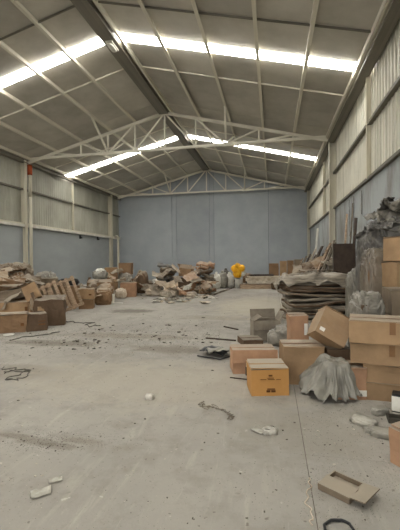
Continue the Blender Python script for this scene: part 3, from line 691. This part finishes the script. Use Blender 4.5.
# --- row of upright cartons by the bales
for (uL, uR, vT, Y, m, lab) in [(269, 279, 263.5, 23.2, 'brown', 'leftmost upright carton of the row behind the cardboard bales'), (280, 287, 261, 23.0, 'tan', 'narrow upright carton, second in the row behind the cardboard bales'),
        (287.5, 294, 260.5, 22.8, 'brown', 'upright carton, third in the row behind the cardboard bales'), (294.5, 303, 259.5, 22.6, 'grey', 'dusty upright carton at the right end of the row behind the bales')]:
    cpx(lab, uL+.3, uR-.3, 276, vT, .3, 4, Y=Y, m=m, toground=True, tape='')
# --- pile of long boards on the floor before the back wall
pb0 = atY(265, 280, 20.6); zb = 0
for i, (du, dy, L, wd, th, m, lab, rz) in enumerate([(0, .4, 2.5, .3, .28, WOODP, 'thick pale beam at the bottom back of the board pile', 2), (-.1, -.15, 2.6, .3, .25, WOOD, 'thick tan beam at the bottom front of the board pile', -1),
        (.1, .1, 2.3, .8, .14, WOODP, 'wide pale slab in the middle of the board pile', 1), (0, .1, 2.2, .7, .16, WOODP, 'wide dusty slab in the middle of the board pile', -2),
        (.2, .05, 2.45, .7, .1, WOODP, 'wide white board near the top of the board pile', 1), (-.2, .1, 1.3, .5, .09, WOODD, 'dark board lying on top of the board pile', 3)]):
    z0 = [0, 0, .285, .43, .595, .70][i]
    t = thing('long_board', lab, 'board', (pb0.x+du, 20.6+dy, z0), (0, 0, R(rz+8)))
    link('board', rough_box(L, wd, th, .012, 4, nseed()), m, t); box('end_cap', (-L/2-.012, -wd*.4, th*.15), (-L/2+.005, wd*.4, th*.85), WOODD, t)
p = on(275, 287); tag(lump('brown_bundle', .42, .4, .4, CB['dark'], None, amp=.15, sub=4, loc=(p.x, p.y-1.75, 0)), 'round brown bundle at the right end of the board pile', 'bundle')
# --- yellow bundle and its neighbours
p = on(238, 288)
ct = thing('white_canister', 'white canister standing under the yellow plastic bundle', 'canister', (p.x, p.y, 0))
tube('canister_body', [(0, 0, 0), (0, 0, .5), (0, 0, .52)], .19, WHITE, ct, 14); tube('canister_neck', [(0, 0, .52), (0, 0, .6)], .1, SHEETG, ct, 12)
yb = thing('yellow_bundle', 'bright yellow crumpled plastic bundle before the back wall', 'bundle', (p.x, p.y, .6))
lump('bundle_body', .48, .42, .56, YELLOW, yb, amp=.34, sq=1, freq=1.6, sub=5); lump('bundle_tuft', .34, .3, .35, YELLOW, yb, amp=.4, loc=(-.17, -.1, .34), sq=1, flat=False); lump('bundle_tuft', .36, .3, .34, YELLOW, yb, amp=.4, loc=(.2, -.1, .36), sq=1, flat=False); lump('bundle_tuft', .3, .3, .3, YELLOW, yb, amp=.4, loc=(.0, -.1, .5), sq=1, flat=False); lump('bundle_tuft', .26, .26, .3, WHITE, yb, amp=.4, loc=(.3, 0, .12), sq=1, flat=False)
p = on(247, 288); tag(lump('brown_bundle', .55, .5, .75, CB['brown'], None, amp=.25, sub=4, loc=(p.x, p.y+1.0, 0)), 'brown crumpled sack right of the yellow bundle', 'sack')
for (u, v, sx, h, m, lab) in [(229.5, 287.5, .5, .85, WHITE, 'white sack just left of the yellow bundle'), (222.5, 288, .55, .95, SHEETG, 'grey sack between two white sacks before the back wall'), (216.5, 289, .42, .9, WHITE, 'white sack beside the strapped paper bale'), (233, 287, .3, .5, BLACK, 'small black sack at the foot of the yellow bundle'), (226, 286.5, .5, 1.05, TARP, 'dark sack behind the white sacks before the back wall')]:
    p = on(u, v); k = thing('sack', lab, 'sack', (p.x, p.y, 0)); lump('sack_body', sx, sx*.9, h*.9, m, k, amp=.22, sub=4, sq=.7); lump('sack_neck', sx*.3, sx*.3, h*.22, m, k, amp=.3, sub=3, loc=(0, 0, h*.84), flat=False)
a, b = on(204, 298, .03), on(236, 286.5, .03); tag(bar('floor_pole', a, b, .07, .06, WOODG), 'long grey pole on the floor leading to the yellow bundle', 'pole')

# --- heap before the back wall
def paperbale(lab, u, v, Y, w, d, h, n, ms, yaw, name='paper_bale'):
    p = atY(u, v, Y); b = thing(name, lab, 'bale', (p.x, Y, 0), (0, 0, R(yaw))); r2 = random.Random(nseed()); st = h/n
    for i in range(n):
        sheet('paper_layer', w*r2.uniform(.8, 1.06), d*r2.uniform(.8, 1.06), r2.choice(ms), b, amp=st*.5, freq=2.6, n=12, thick=st*.6, torn=.09, ridge=False, loc=(r2.uniform(-.07, .07), r2.uniform(-.06, .06), st*(i+.85)), rot=(R(r2.uniform(-8, 8)), R(r2.uniform(-10, 10)), R(r2.uniform(-25, 25))))
    return b
paperbale('dark bale of crumpled layered cardboard at the left of the back heap', 167, 280, 17.0, .85, .7, 1.42, 8, [CB['dark'], CB['grey'], TARP, FILM], 5)
b3 = paperbale('strapped bale of layered cardboard at the right of the back heap', 204.5, 280, 17.5, .85, .7, 1.5, 8, [CB['brown'], CB['grey'], CB['pink'], CB['dark']], 14)
for x in (-.22, .2): box('strap', (x-.012, -.42, .06), (x+.012, -.41, 1.45), CABLE, b3)
carton('lower brown carton in the middle of the back heap', (atY(185, 280, 17.4).x, 17.4, 0), .62, .55, .78, 12, 'dark', tape='')
carton('open brown carton on top in the middle of the back heap', (atY(186, 280, 17.4).x, 17.4, .81), .62, .52, .40, -6, 'brown', tilt=(-4, 5), open_=True, fl=(40, 125, 140, 60), tape='', amp=.03)
for (u, v, w, d, h, yaw, tilt, m, lab) in [(203.5, 293.5, .50, .34, .30, 20, (18, -12), 'pale', 'pale yellowish carton tipped over at the front of the back heap'), (185, 296, .46, .4, .34, -12, (10, 14), 'pink', 'squashed pinkish carton at the front of the back heap'),
        (194, 291, .40, .36, .42, 30, (0, 6), 'pink', 'reddish torn carton between the pale carton and the squashed one'), (176, 291, .42, .4, .45, 40, (6, -10), 'grey', 'dusty torn carton below the dark bale of the back heap')]:
    p = on(u, v); carton(lab, (p.x, p.y+.1, .05 if tilt[0] > 5 else .02), w, d, h, yaw, m, tilt=tilt, tape='', amp=.03)
ps = [(153, 296, .6, .30, 'leftmost pale crumpled paper of the back heap'), (160, 293, .7, .42, 'pale crumpled paper under the left edge of the dark bale'), (167, 297, .6, .26, 'crumpled paper spilling at the front left of the back heap'), (172, 295, .5, .36, 'crumpled brownish paper below the dark bale'),
      (156, 289, .6, .5, 'high crumpled paper at the left flank of the back heap'), (148, 291, .5, .25, 'grey crumpled paper between the back heap and the left pile'), (190, 297, .5, .2, 'crumpled paper before the squashed pinkish carton'), (211, 292, .4, .3, 'crumpled paper at the right foot of the strapped bale')]
for i, (u, v, s_, h, lab) in enumerate(ps):
    p = on(u, v); tag(lump('crumpled_paper', s_, s_*.8, h, [PAPER, WHITED, WOODP][i % 3], None, amp=.4, freq=2.2, sub=4, loc=(p.x, p.y+.15, 0), rot=(0, 0, i*1.3)), lab, 'paper')
rr = random.Random(11)
for i in range(34):
    u = rr.uniform(142, 214); v = 296 + rr.random()**1.4*9 - max(0, (u-190)*.08)
    p = on(u, v); s_ = rr.uniform(.2, .5)
    tag(sheet('paper_scrap', s_, s_*rr.uniform(.5, .9), rr.choice([PAPER, RAG, CB['pale'], CB['grey'], WOODG]), None, amp=.04, freq=4, n=8, loc=(p.x, p.y, .025), rot=(0, 0, rr.uniform(0, 6)), torn=.12, minz=-.015),
        'torn scrap of paper on the floor in front of the back heap', 'scrap', 'paper scraps before the back heap')

# --- the pile along the left wall
k0 = dict(yaw=30)
cpx('open-topped carton with a dark hand hole at the left edge, front of the left pile', -10, 24.5, 333, 314.5, .42, 28, m='brown', marks=[(.86, .34, .95, .5)], tape='', amp=.03)  # hand hole is a flat dark mark, its inner shade put into colour
cpx('brown carton right of the hand-hole carton in the front of the left pile', 27, 48, 331, 314, .36, 40, m='dark', tape='', amp=.03, w=.42, marks=[(.55, .35, .9, .42), (.55, .55, .9, .6)])
cpx('large open brown carton with an arched flap behind the front row of the left pile', 35, 63, 325.5, 301, .5, 26, m='dark', open_=True, fl=(20, 168, 145, 70), tape='', amp=.05)
cpx('wide carton behind the hand-hole carton at the left edge', -8, 27, 318, 302.5, .45, 32, Y=8.35, m='tan', toground=True, marks=[(.9, .55, .97, .75)])  # mark at the right end paints the dark inside of a hole
cpx('carton standing under the tilted carton of the left pile', 14, 40, 312, 299, .5, 34, Y=9.15, m='brown', toground=True, tape='')
p = atY(15, 302, 8.95); carton('large slumped carton sloping down at the left edge of the pile', (p.x, 8.95, p.z+.05), .9, .55, .3, 30, 'grey', tilt=(-10, -14), tape='', amp=.04)
p = atY(9, 291, 9.6); carton('flattened carton sloping above the slumped carton at the left edge', (p.x, 9.6, p.z+.02), .85, .6, .28, 34, 'brown', tilt=(-14, 16), tape='', amp=.05)
tipped('tan carton tilted on its corner in the left pile beside the slumped carton', atY(32, 292.5, 8.45), .36, .30, .42, 32, (-14, -24), m='tan', tape='')
cpx('tall dusty carton at the back of the left pile behind the tilted carton', 24, 40, 300, 276.5, .5, 33, Y=10.4, m='grey', toground=True, tape='')
cpx('tall dusty carton behind the leaning pallets', 40, 57, 300, 278.5, .5, 30, Y=11.2, m='grey', toground=True, tape='')
cpx('tall carton carrying the black sack behind the leaning pallets', 57, 79, 305, 286, .5, 28, Y=12.0, m='brown', toground=True, tape='')
p = atY(69, 286, 12.1); k = thing('sack', 'black sack lying on top of the left pile above the pallets', 'sack', (p.x-.1, 12.25, p.z+.02), (0, 0, .5)); lump('sack_body', .62, .4, .24, BLACK, k, amp=.25, sub=4); lump('sack_neck', .14, .12, .1, BLACK, k, amp=.3, sub=3, loc=(.3, 0, .06), flat=False)
for (u, Y, sx, h, m, lab) in [(7, 11.1, .9, 1.44, CB['dark'], 'dark crumpled cardboard heap at the top left of the left pile'), (20, 12.0, .8, 1.48, CB['grey'], 'grey crumpled cardboard heap below the left steel column'), (15, 10.45, .55, 1.22, CB['brown'], 'brown crumpled cardboard bundle in front of the two top left heaps'),
        (46, 11.9, .7, 1.15, FILM, 'crumpled film on top of the left pile behind the pallets')]:
    p = atY(u, 270, Y); tag(lump('crumpled_heap', sx, sx*.85, h, m, None, amp=.26, freq=2.6, sub=5, loc=(p.x, Y, 0)), lab, 'heap')
def pallet(lab, u, v, Y, w, h, yaw, roll, lean, z=0.0, n=5):
    p = atY(u, v, Y); t = thing('wooden_pallet', lab, 'pallet', (p.x, Y, z), (R(lean), R(roll), R(yaw)))
    for i in range(n):
        x = -w/2+.05 + i*(w-.1)/(n-1); box('slat', (x-.045, -.062, 0), (x+.045, -.044, h), WOOD, t)
    for zz_ in (.03, h-.11):
        box('stringer', (-w/2, -.042, zz_), (w/2, .042, zz_+.08), WOOD, t)
    for x in (0,): box('bottom_slat', (x-.05, .044, 0), (x+.05, .062, h), WOOD, t)
    return t
pallet('wooden pallet leaning in the left pile, nearer the tilted carton', 57, 308, 9.6, .62, .92, 24, -24, -16, .12, 4)
pallet('wooden pallet leaning in the left pile, right of the other pallet', 74.5, 313, 10.35, .66, 1.02, 22, -22, -14, .12, 4)
cpx('small lower carton right of the leaning pallets', 79, 93, 309, 299.5, .42, 22, m='brown', tape='')
p = on(86, 309); D = dep(p); carton('wider carton resting on the small lower carton right of the pallets', (p.x-.1, p.y+.22, 9.5/F*D+.015), .58, .44, .34, 20, 'tan', tape='', marks=[(.7, .35, .85, .5)])
cpx('long open carton in the middle of the left pile below the white bag', 87, 112, 297, 282.5, .5, 17, Y=13.4, m='brown', toground=True, open_=True, fl=(160, 150, 110, 110), tape='', amp=.04)
cpx('carton carrying the white and grey bag in the left pile', 89, 107, 297, 280, .45, 18, Y=14.5, m='brown', toground=True, tape='')
p = atY(99, 280, 14.6); k = thing('plastic_bag', 'crumpled white and grey plastic bag on top of the left pile', 'bag', (p.x, 14.72, p.z+.03)); lump('bag_body', .52, .4, .38, SHEETG, k, amp=.3, sub=4); lump('bag_top', .3, .26, .2, WHITE, k, amp=.3, sub=4, loc=(.04, -.06, .26))
p = on(101, 305); tag(lump('crumpled_carton', .55, .45, .55, CB['brown'], None, amp=.22, sq=.45, sub=5, loc=(p.x, p.y+.2, 0), rot=(0, 0, .4)), 'crushed brown carton on the floor in front of the long open carton', 'carton')
p = on(110.5, 303.5); wb_ = thing('white_bucket', 'white bucket on the floor at the front of the left pile', 'bucket', (p.x, p.y+.1, 0)); v_, f_ = tubev([(0, 0, 0), (0, 0, .34)], .1, 14)
link('bucket_body', pyd('bucket_body', [(x*(1+.25*z/.34), y*(1+.25*z/.34), z) for x, y, z in v_], f_), WHITE, wb_); tube('bucket_rim', [(.125*math.cos(a), .125*math.sin(a), .34) for a in [i*.3 for i in range(22)]], .01, WHITE, wb_)
p = on(117, 303.5); tag(sheet('white_sheet', .42, .22, WHITE, None, amp=.01, freq=3, n=8, loc=(p.x, p.y, .02), rot=(0, 0, .3)), 'white flat sheet on the floor beside the white bucket', 'sheet')
p = on(118, 299); tag(lump('crumpled_paper', .4, .35, .4, PAPER, None, amp=.3, loc=(p.x, p.y+.3, 0)), 'crumpled paper between the white bucket and the pinkish carton', 'paper')
cpx('pinkish tan carton standing at the right front of the left pile', 120.5, 136, 297, 283, .45, 16, m='pink', tape='')
cpx('brown carton at the back of the left pile near the far left column', 105, 117, 290, 267.5, .5, 18, Y=17.4, m='brown', toground=True, tape='')
p = atY(125, 277, 17.0); carton('lower tall carton behind the pinkish tan carton', (p.x-.05, 17.2, 0), .62, .5, .92, 14, 'grey', tape='')
carton('topmost brown carton of the left pile by the far left corner', (p.x-.03, 17.2, .945), .64, .5, .58, 10, 'brown', tape='')
p = on(128, 293); tag(lump('plastic_film', .6, .4, .95, FILM, None, amp=.25, sub=5, loc=(p.x, p.y-.3, 0)), 'crumpled film between the pinkish carton and the stacked pair behind it', 'plastic')
for (u, v, sx, h, m, lab) in [(141, 293.5, .5, 1.05, CB['dark'], 'dark brown crumpled bundle right of the topmost carton of the left pile'), (146, 292.5, .5, .55, CB['dark'], 'low dark bundle at the right end of the left pile'), (138, 291, .45, .8, CB['grey'], 'grey crumpled bundle behind the dark bundles of the left pile')]:
    p = on(u, v); tag(lump('crumpled_heap', sx, sx*.9, h, m, None, amp=.25, sub=4, loc=(p.x, p.y+.2, 0)), lab, 'bundle')
p = on(12, 334.5); k = thing('white_plate', 'round white plate on the floor in front of the hand-hole carton', 'plate', (p.x, p.y-.1, 0)); tube('plate_disc', [(0, 0, .005), (0, 0, .02)], .11, WHITE, k, 18); tube('plate_rim', [(.11*math.cos(a), .11*math.sin(a), .022) for a in [i*.3 for i in range(22)]], .008, WHITE, k)

# --- loose cardboard sheets slumped over the piles
rr = random.Random(77)
ORD = ['leftmost', 'second from the left', 'third from the left', 'fourth from the left', 'fifth from the left', 'sixth from the left', 'seventh from the left', 'eighth from the left', 'ninth from the left', 'tenth from the left', 'eleventh from the left', 'twelfth from the left', 'thirteenth from the left', 'fourteenth from the left', 'fifteenth from the left']
SL = {}
def slump(lab, u, v, Y, w, d, rot, m, grp=None, amp=.05):
    p = atY(u, v, Y); t = thing('torn_cardboard', lab, 'cardboard', tuple(p), tuple(R(a) for a in rot), grp)
    sheet('cardboard_sheet', w, d, m, t, amp=amp, freq=2.2, n=14, thick=.012, torn=.12, ridge=False, smooth=False)
    SL.setdefault(lab, []).append((u, t))
    fl_ = sheet('torn_flap', w*.5, d*.35, m, t, amp=amp*.8, freq=3, n=8, thick=.010, torn=.1, ridge=False, smooth=False, loc=(w*.2, -d*.62, .03), rot=(R(rr.uniform(10, 50)), 0, 0))
    return t
KC = [CB['grey'], CB['dark'], CB['brown'], CB['tan'], CB['grey']]
for i, (u, v, Y, w) in enumerate([(6, 300, 8.6, .7), (12, 286, 9.1, .7), (20, 279, 9.6, .6), (5, 277, 9.5, .6), (28, 278, 10.2, .5), (36, 281, 10.0, .5), (18, 271, 10.6, .6), (8, 270, 10.2, .6), (38, 305, 8.2, .4)]):
    slump('torn cardboard sheet on the near end of the left pile', u, v, Y, w, w*.7, (rr.uniform(-5, 40), rr.uniform(-30, 30), rr.uniform(-40, 60)), KC[i % 5], 'cardboard sheets on the near left pile')
for i, (u, v, Y, w) in enumerate([(84, 286, 11.8, .5), (93, 284, 12.9, .5), (104, 287, 13.0, .5), (112, 277, 15.5, .5), (121, 279, 15.6, .5), (110, 290, 13.8, .4), (134, 279, 16.4, .5), (138, 284, 16.5, .5), (96, 296, 12.2, .4), (116, 271, 16.6, .5), (146, 287, 16.8, .5)]):
    slump('torn cardboard sheet on the far end of the left pile', u, v, Y, w, w*.7, (rr.uniform(-5, 50), rr.uniform(-30, 30), rr.uniform(-40, 60)), KC[i % 5], 'cardboard sheets on the far left pile')
for i, (u, v, Y, w) in enumerate([(158, 275, 16.2, .6), (165, 272, 16.0, .6), (162, 283, 15.6, .6), (172, 284, 15.6, .6), (178, 279, 15.9, .5), (176, 268, 16.4, .5), (190, 276, 16.0, .6), (188, 286, 15.7, .5), (197, 280, 16.0, .6), (196, 272, 16.4, .5), (205, 287, 16.3, .5), (212, 282, 16.8, .5), (155, 285, 15.6, .5), (168, 290, 15.3, .5), (181, 290, 15.3, .5)]):
    slump('torn cardboard sheet on the heap before the back wall', u, v, Y, w, w*.7, (rr.uniform(0, 60), rr.uniform(-40, 40), rr.uniform(-60, 60)), (KC+[PAPER, CB['pink'], RAG])[i % 8], 'cardboard sheets on the back heap')
for i, (u, v, Y, w) in enumerate([(300, 268, 14.5, .6), (310, 265, 13.5, .6), (318, 262, 13.0, .5), (326, 260, 12.4, .5), (332, 262, 11.9, .5)]):
    slump('torn cardboard sheet against the leaning planks', u, v, Y, w, w*.7, (rr.uniform(20, 60), rr.uniform(-40, 0), rr.uniform(-60, 30)), (KC)[i % 5], 'cardboard sheets by the leaning planks')

for lab, L_ in SL.items():
    for i, (u, t) in enumerate(sorted(L_, key=lambda q: q[0])): t['label'] = lab + ', ' + ORD[i]
# --- scraps and litter on the floor
for (u, v, s_, lab) in [(38.5, 495, .13, 'larger white plastic scrap on the near floor at lower left'), (55.5, 481, .09, 'smaller white plastic scrap on the near floor at lower left'), (147, 481, .0, '')]:
    if s_:
        p = on(u, v); tag(sheet('plastic_scrap', s_, s_*.75, WHITED, None, amp=.005, freq=16, n=14, loc=(p.x, p.y, .009), rot=(0, 0, .6), torn=.05, thick=.003, minz=-.005), lab, 'scrap')
rr = random.Random(21)
chipdata = [lump('debris_chip_source', 1, 1, .5, None, None, amp=.3, ridge=False, sub=1, smooth=False) for _ in range(3)]
meshes = [o.data for o in chipdata]
for o in chipdata: bpy.data.objects.remove(o)
def chip(u, v, s_, m, name, lab, cat, grp):
    p = on(u, v); me = rr.choice(meshes)
    key = (me.name, m.name); 
    if key not in CH: c = me.copy(); c.materials.clear(); c.materials.append(m); CH[key] = c
    o = link(name, CH[key], None, None, (p.x, p.y, 0), (0, 0, rr.uniform(0, 6))); o.scale = (s_*rr.uniform(.7, 1.5), s_*rr.uniform(.6, 1), s_*rr.uniform(.4, .8))
    tag(o, lab, cat, grp)
CH = {}
for i in range(70):
    u, v = rr.uniform(95, 215), rr.gauss(335, 8)
    D = 570/max(20, v-258); chip(u, v, rr.uniform(.5, 1.8)*D/360*1.9, rr.choice([DEBRIS, DEBRIS, WOODD]), 'debris_chip', 'small dark debris chip strewn across the middle of the floor', 'debris', 'dark debris chips mid floor')
for i in range(40):
    u, v = rr.uniform(30, 100), rr.gauss(341, 5)
    D = 570/max(20, v-258); chip(u, v, rr.uniform(.5, 1.8)*D/360*1.9, rr.choice([DEBRIS, DEBRIS, CABLE]), 'debris_chip', 'small dark debris chip in the dirty strip before the left pile', 'debris', 'dark debris chips before the left pile')
for i in range(90):
    u, v = (rr.uniform(4, 396), rr.uniform(355, 528)) if i < 60 else (rr.gauss(50, 28), rr.gauss(443, 5))
    D = 570/max(20, v-258); chip(u, v, rr.uniform(.5, 1.3)*D/360*1.9, rr.choice([DEBRIS, DEBRIS, WOODD]), 'debris_chip', 'tiny dark debris chip on the open near floor', 'debris', 'dark debris chips on the near floor')
for i in range(40):
    u, v = rr.choice([(rr.uniform(60, 215), rr.gauss(338, 12)), (rr.uniform(310, 400), rr.uniform(405, 470)), (rr.uniform(20, 200), rr.uniform(350, 480))])
    D = 570/max(20, v-258); chip(u, v, rr.uniform(.6, 1.8)*D/360*1.6, STONE, 'pale_chip', 'pale chip of rubble or paper lying on the concrete floor', 'rubble', 'pale chips on the floor')
# fine grit nobody could count
v, f = [], []
for i in range(5200):
    z_ = rr.random()
    if z_ < .35: u, vv = rr.uniform(0, 220), rr.gauss(338, 9)
    elif z_ < .55: u, vv = rr.gauss(50, 35), rr.gauss(441, 6)
    elif z_ < .75: u, vv = rr.uniform(300, 400), rr.uniform(400, 520)
    else: u, vv = rr.uniform(0, 400), rr.uniform(310, 530)
    p = on(u, max(300, vv)); s_ = rr.uniform(.15, .6)*dep(p)/360
    if not (XL < p.x < XR-.1): continue
    n = len(v); a = rr.uniform(0, 6)
    for k in range(3): v.append((p.x+s_*math.cos(a+k*2.1), p.y+s_*math.sin(a+k*2.1), 0.0005))
    v.append((p.x, p.y, s_*.6)); f += [(n, n+1, n+3), (n+1, n+2, n+3), (n+2, n, n+3)]
g = link('floor_grit', pyd('floor_grit', v, f), DEBRIS); tag(g, 'fine dark grit and crumbs scattered over the concrete floor', 'grit', kind='stuff')

v, f = [], []
for i in range(1500):
    z_ = rr.random()
    if z_ < .5: u, vv = rr.uniform(20, 220), rr.gauss(336, 10)
    elif z_ < .75: u, vv = rr.uniform(305, 400), rr.uniform(405, 500)
    else: u, vv = rr.uniform(0, 400), rr.uniform(350, 530)
    p = on(u, max(302, vv)); s_ = rr.uniform(.2, .7)*dep(p)/360
    if not (XL < p.x < XR-.1): continue
    n = len(v); a = rr.uniform(0, 6)
    for k in range(3): v.append((p.x+s_*math.cos(a+k*2.1), p.y+s_*math.sin(a+k*2.1), 0.0005))
    v.append((p.x, p.y, s_*.5)); f += [(n, n+1, n+3), (n+1, n+2, n+3), (n+2, n, n+3)]
g = link('floor_crumbs', pyd('floor_crumbs', v, f), STONE); tag(g, 'fine pale plaster and paper crumbs scattered over the concrete floor', 'crumbs', kind='stuff')
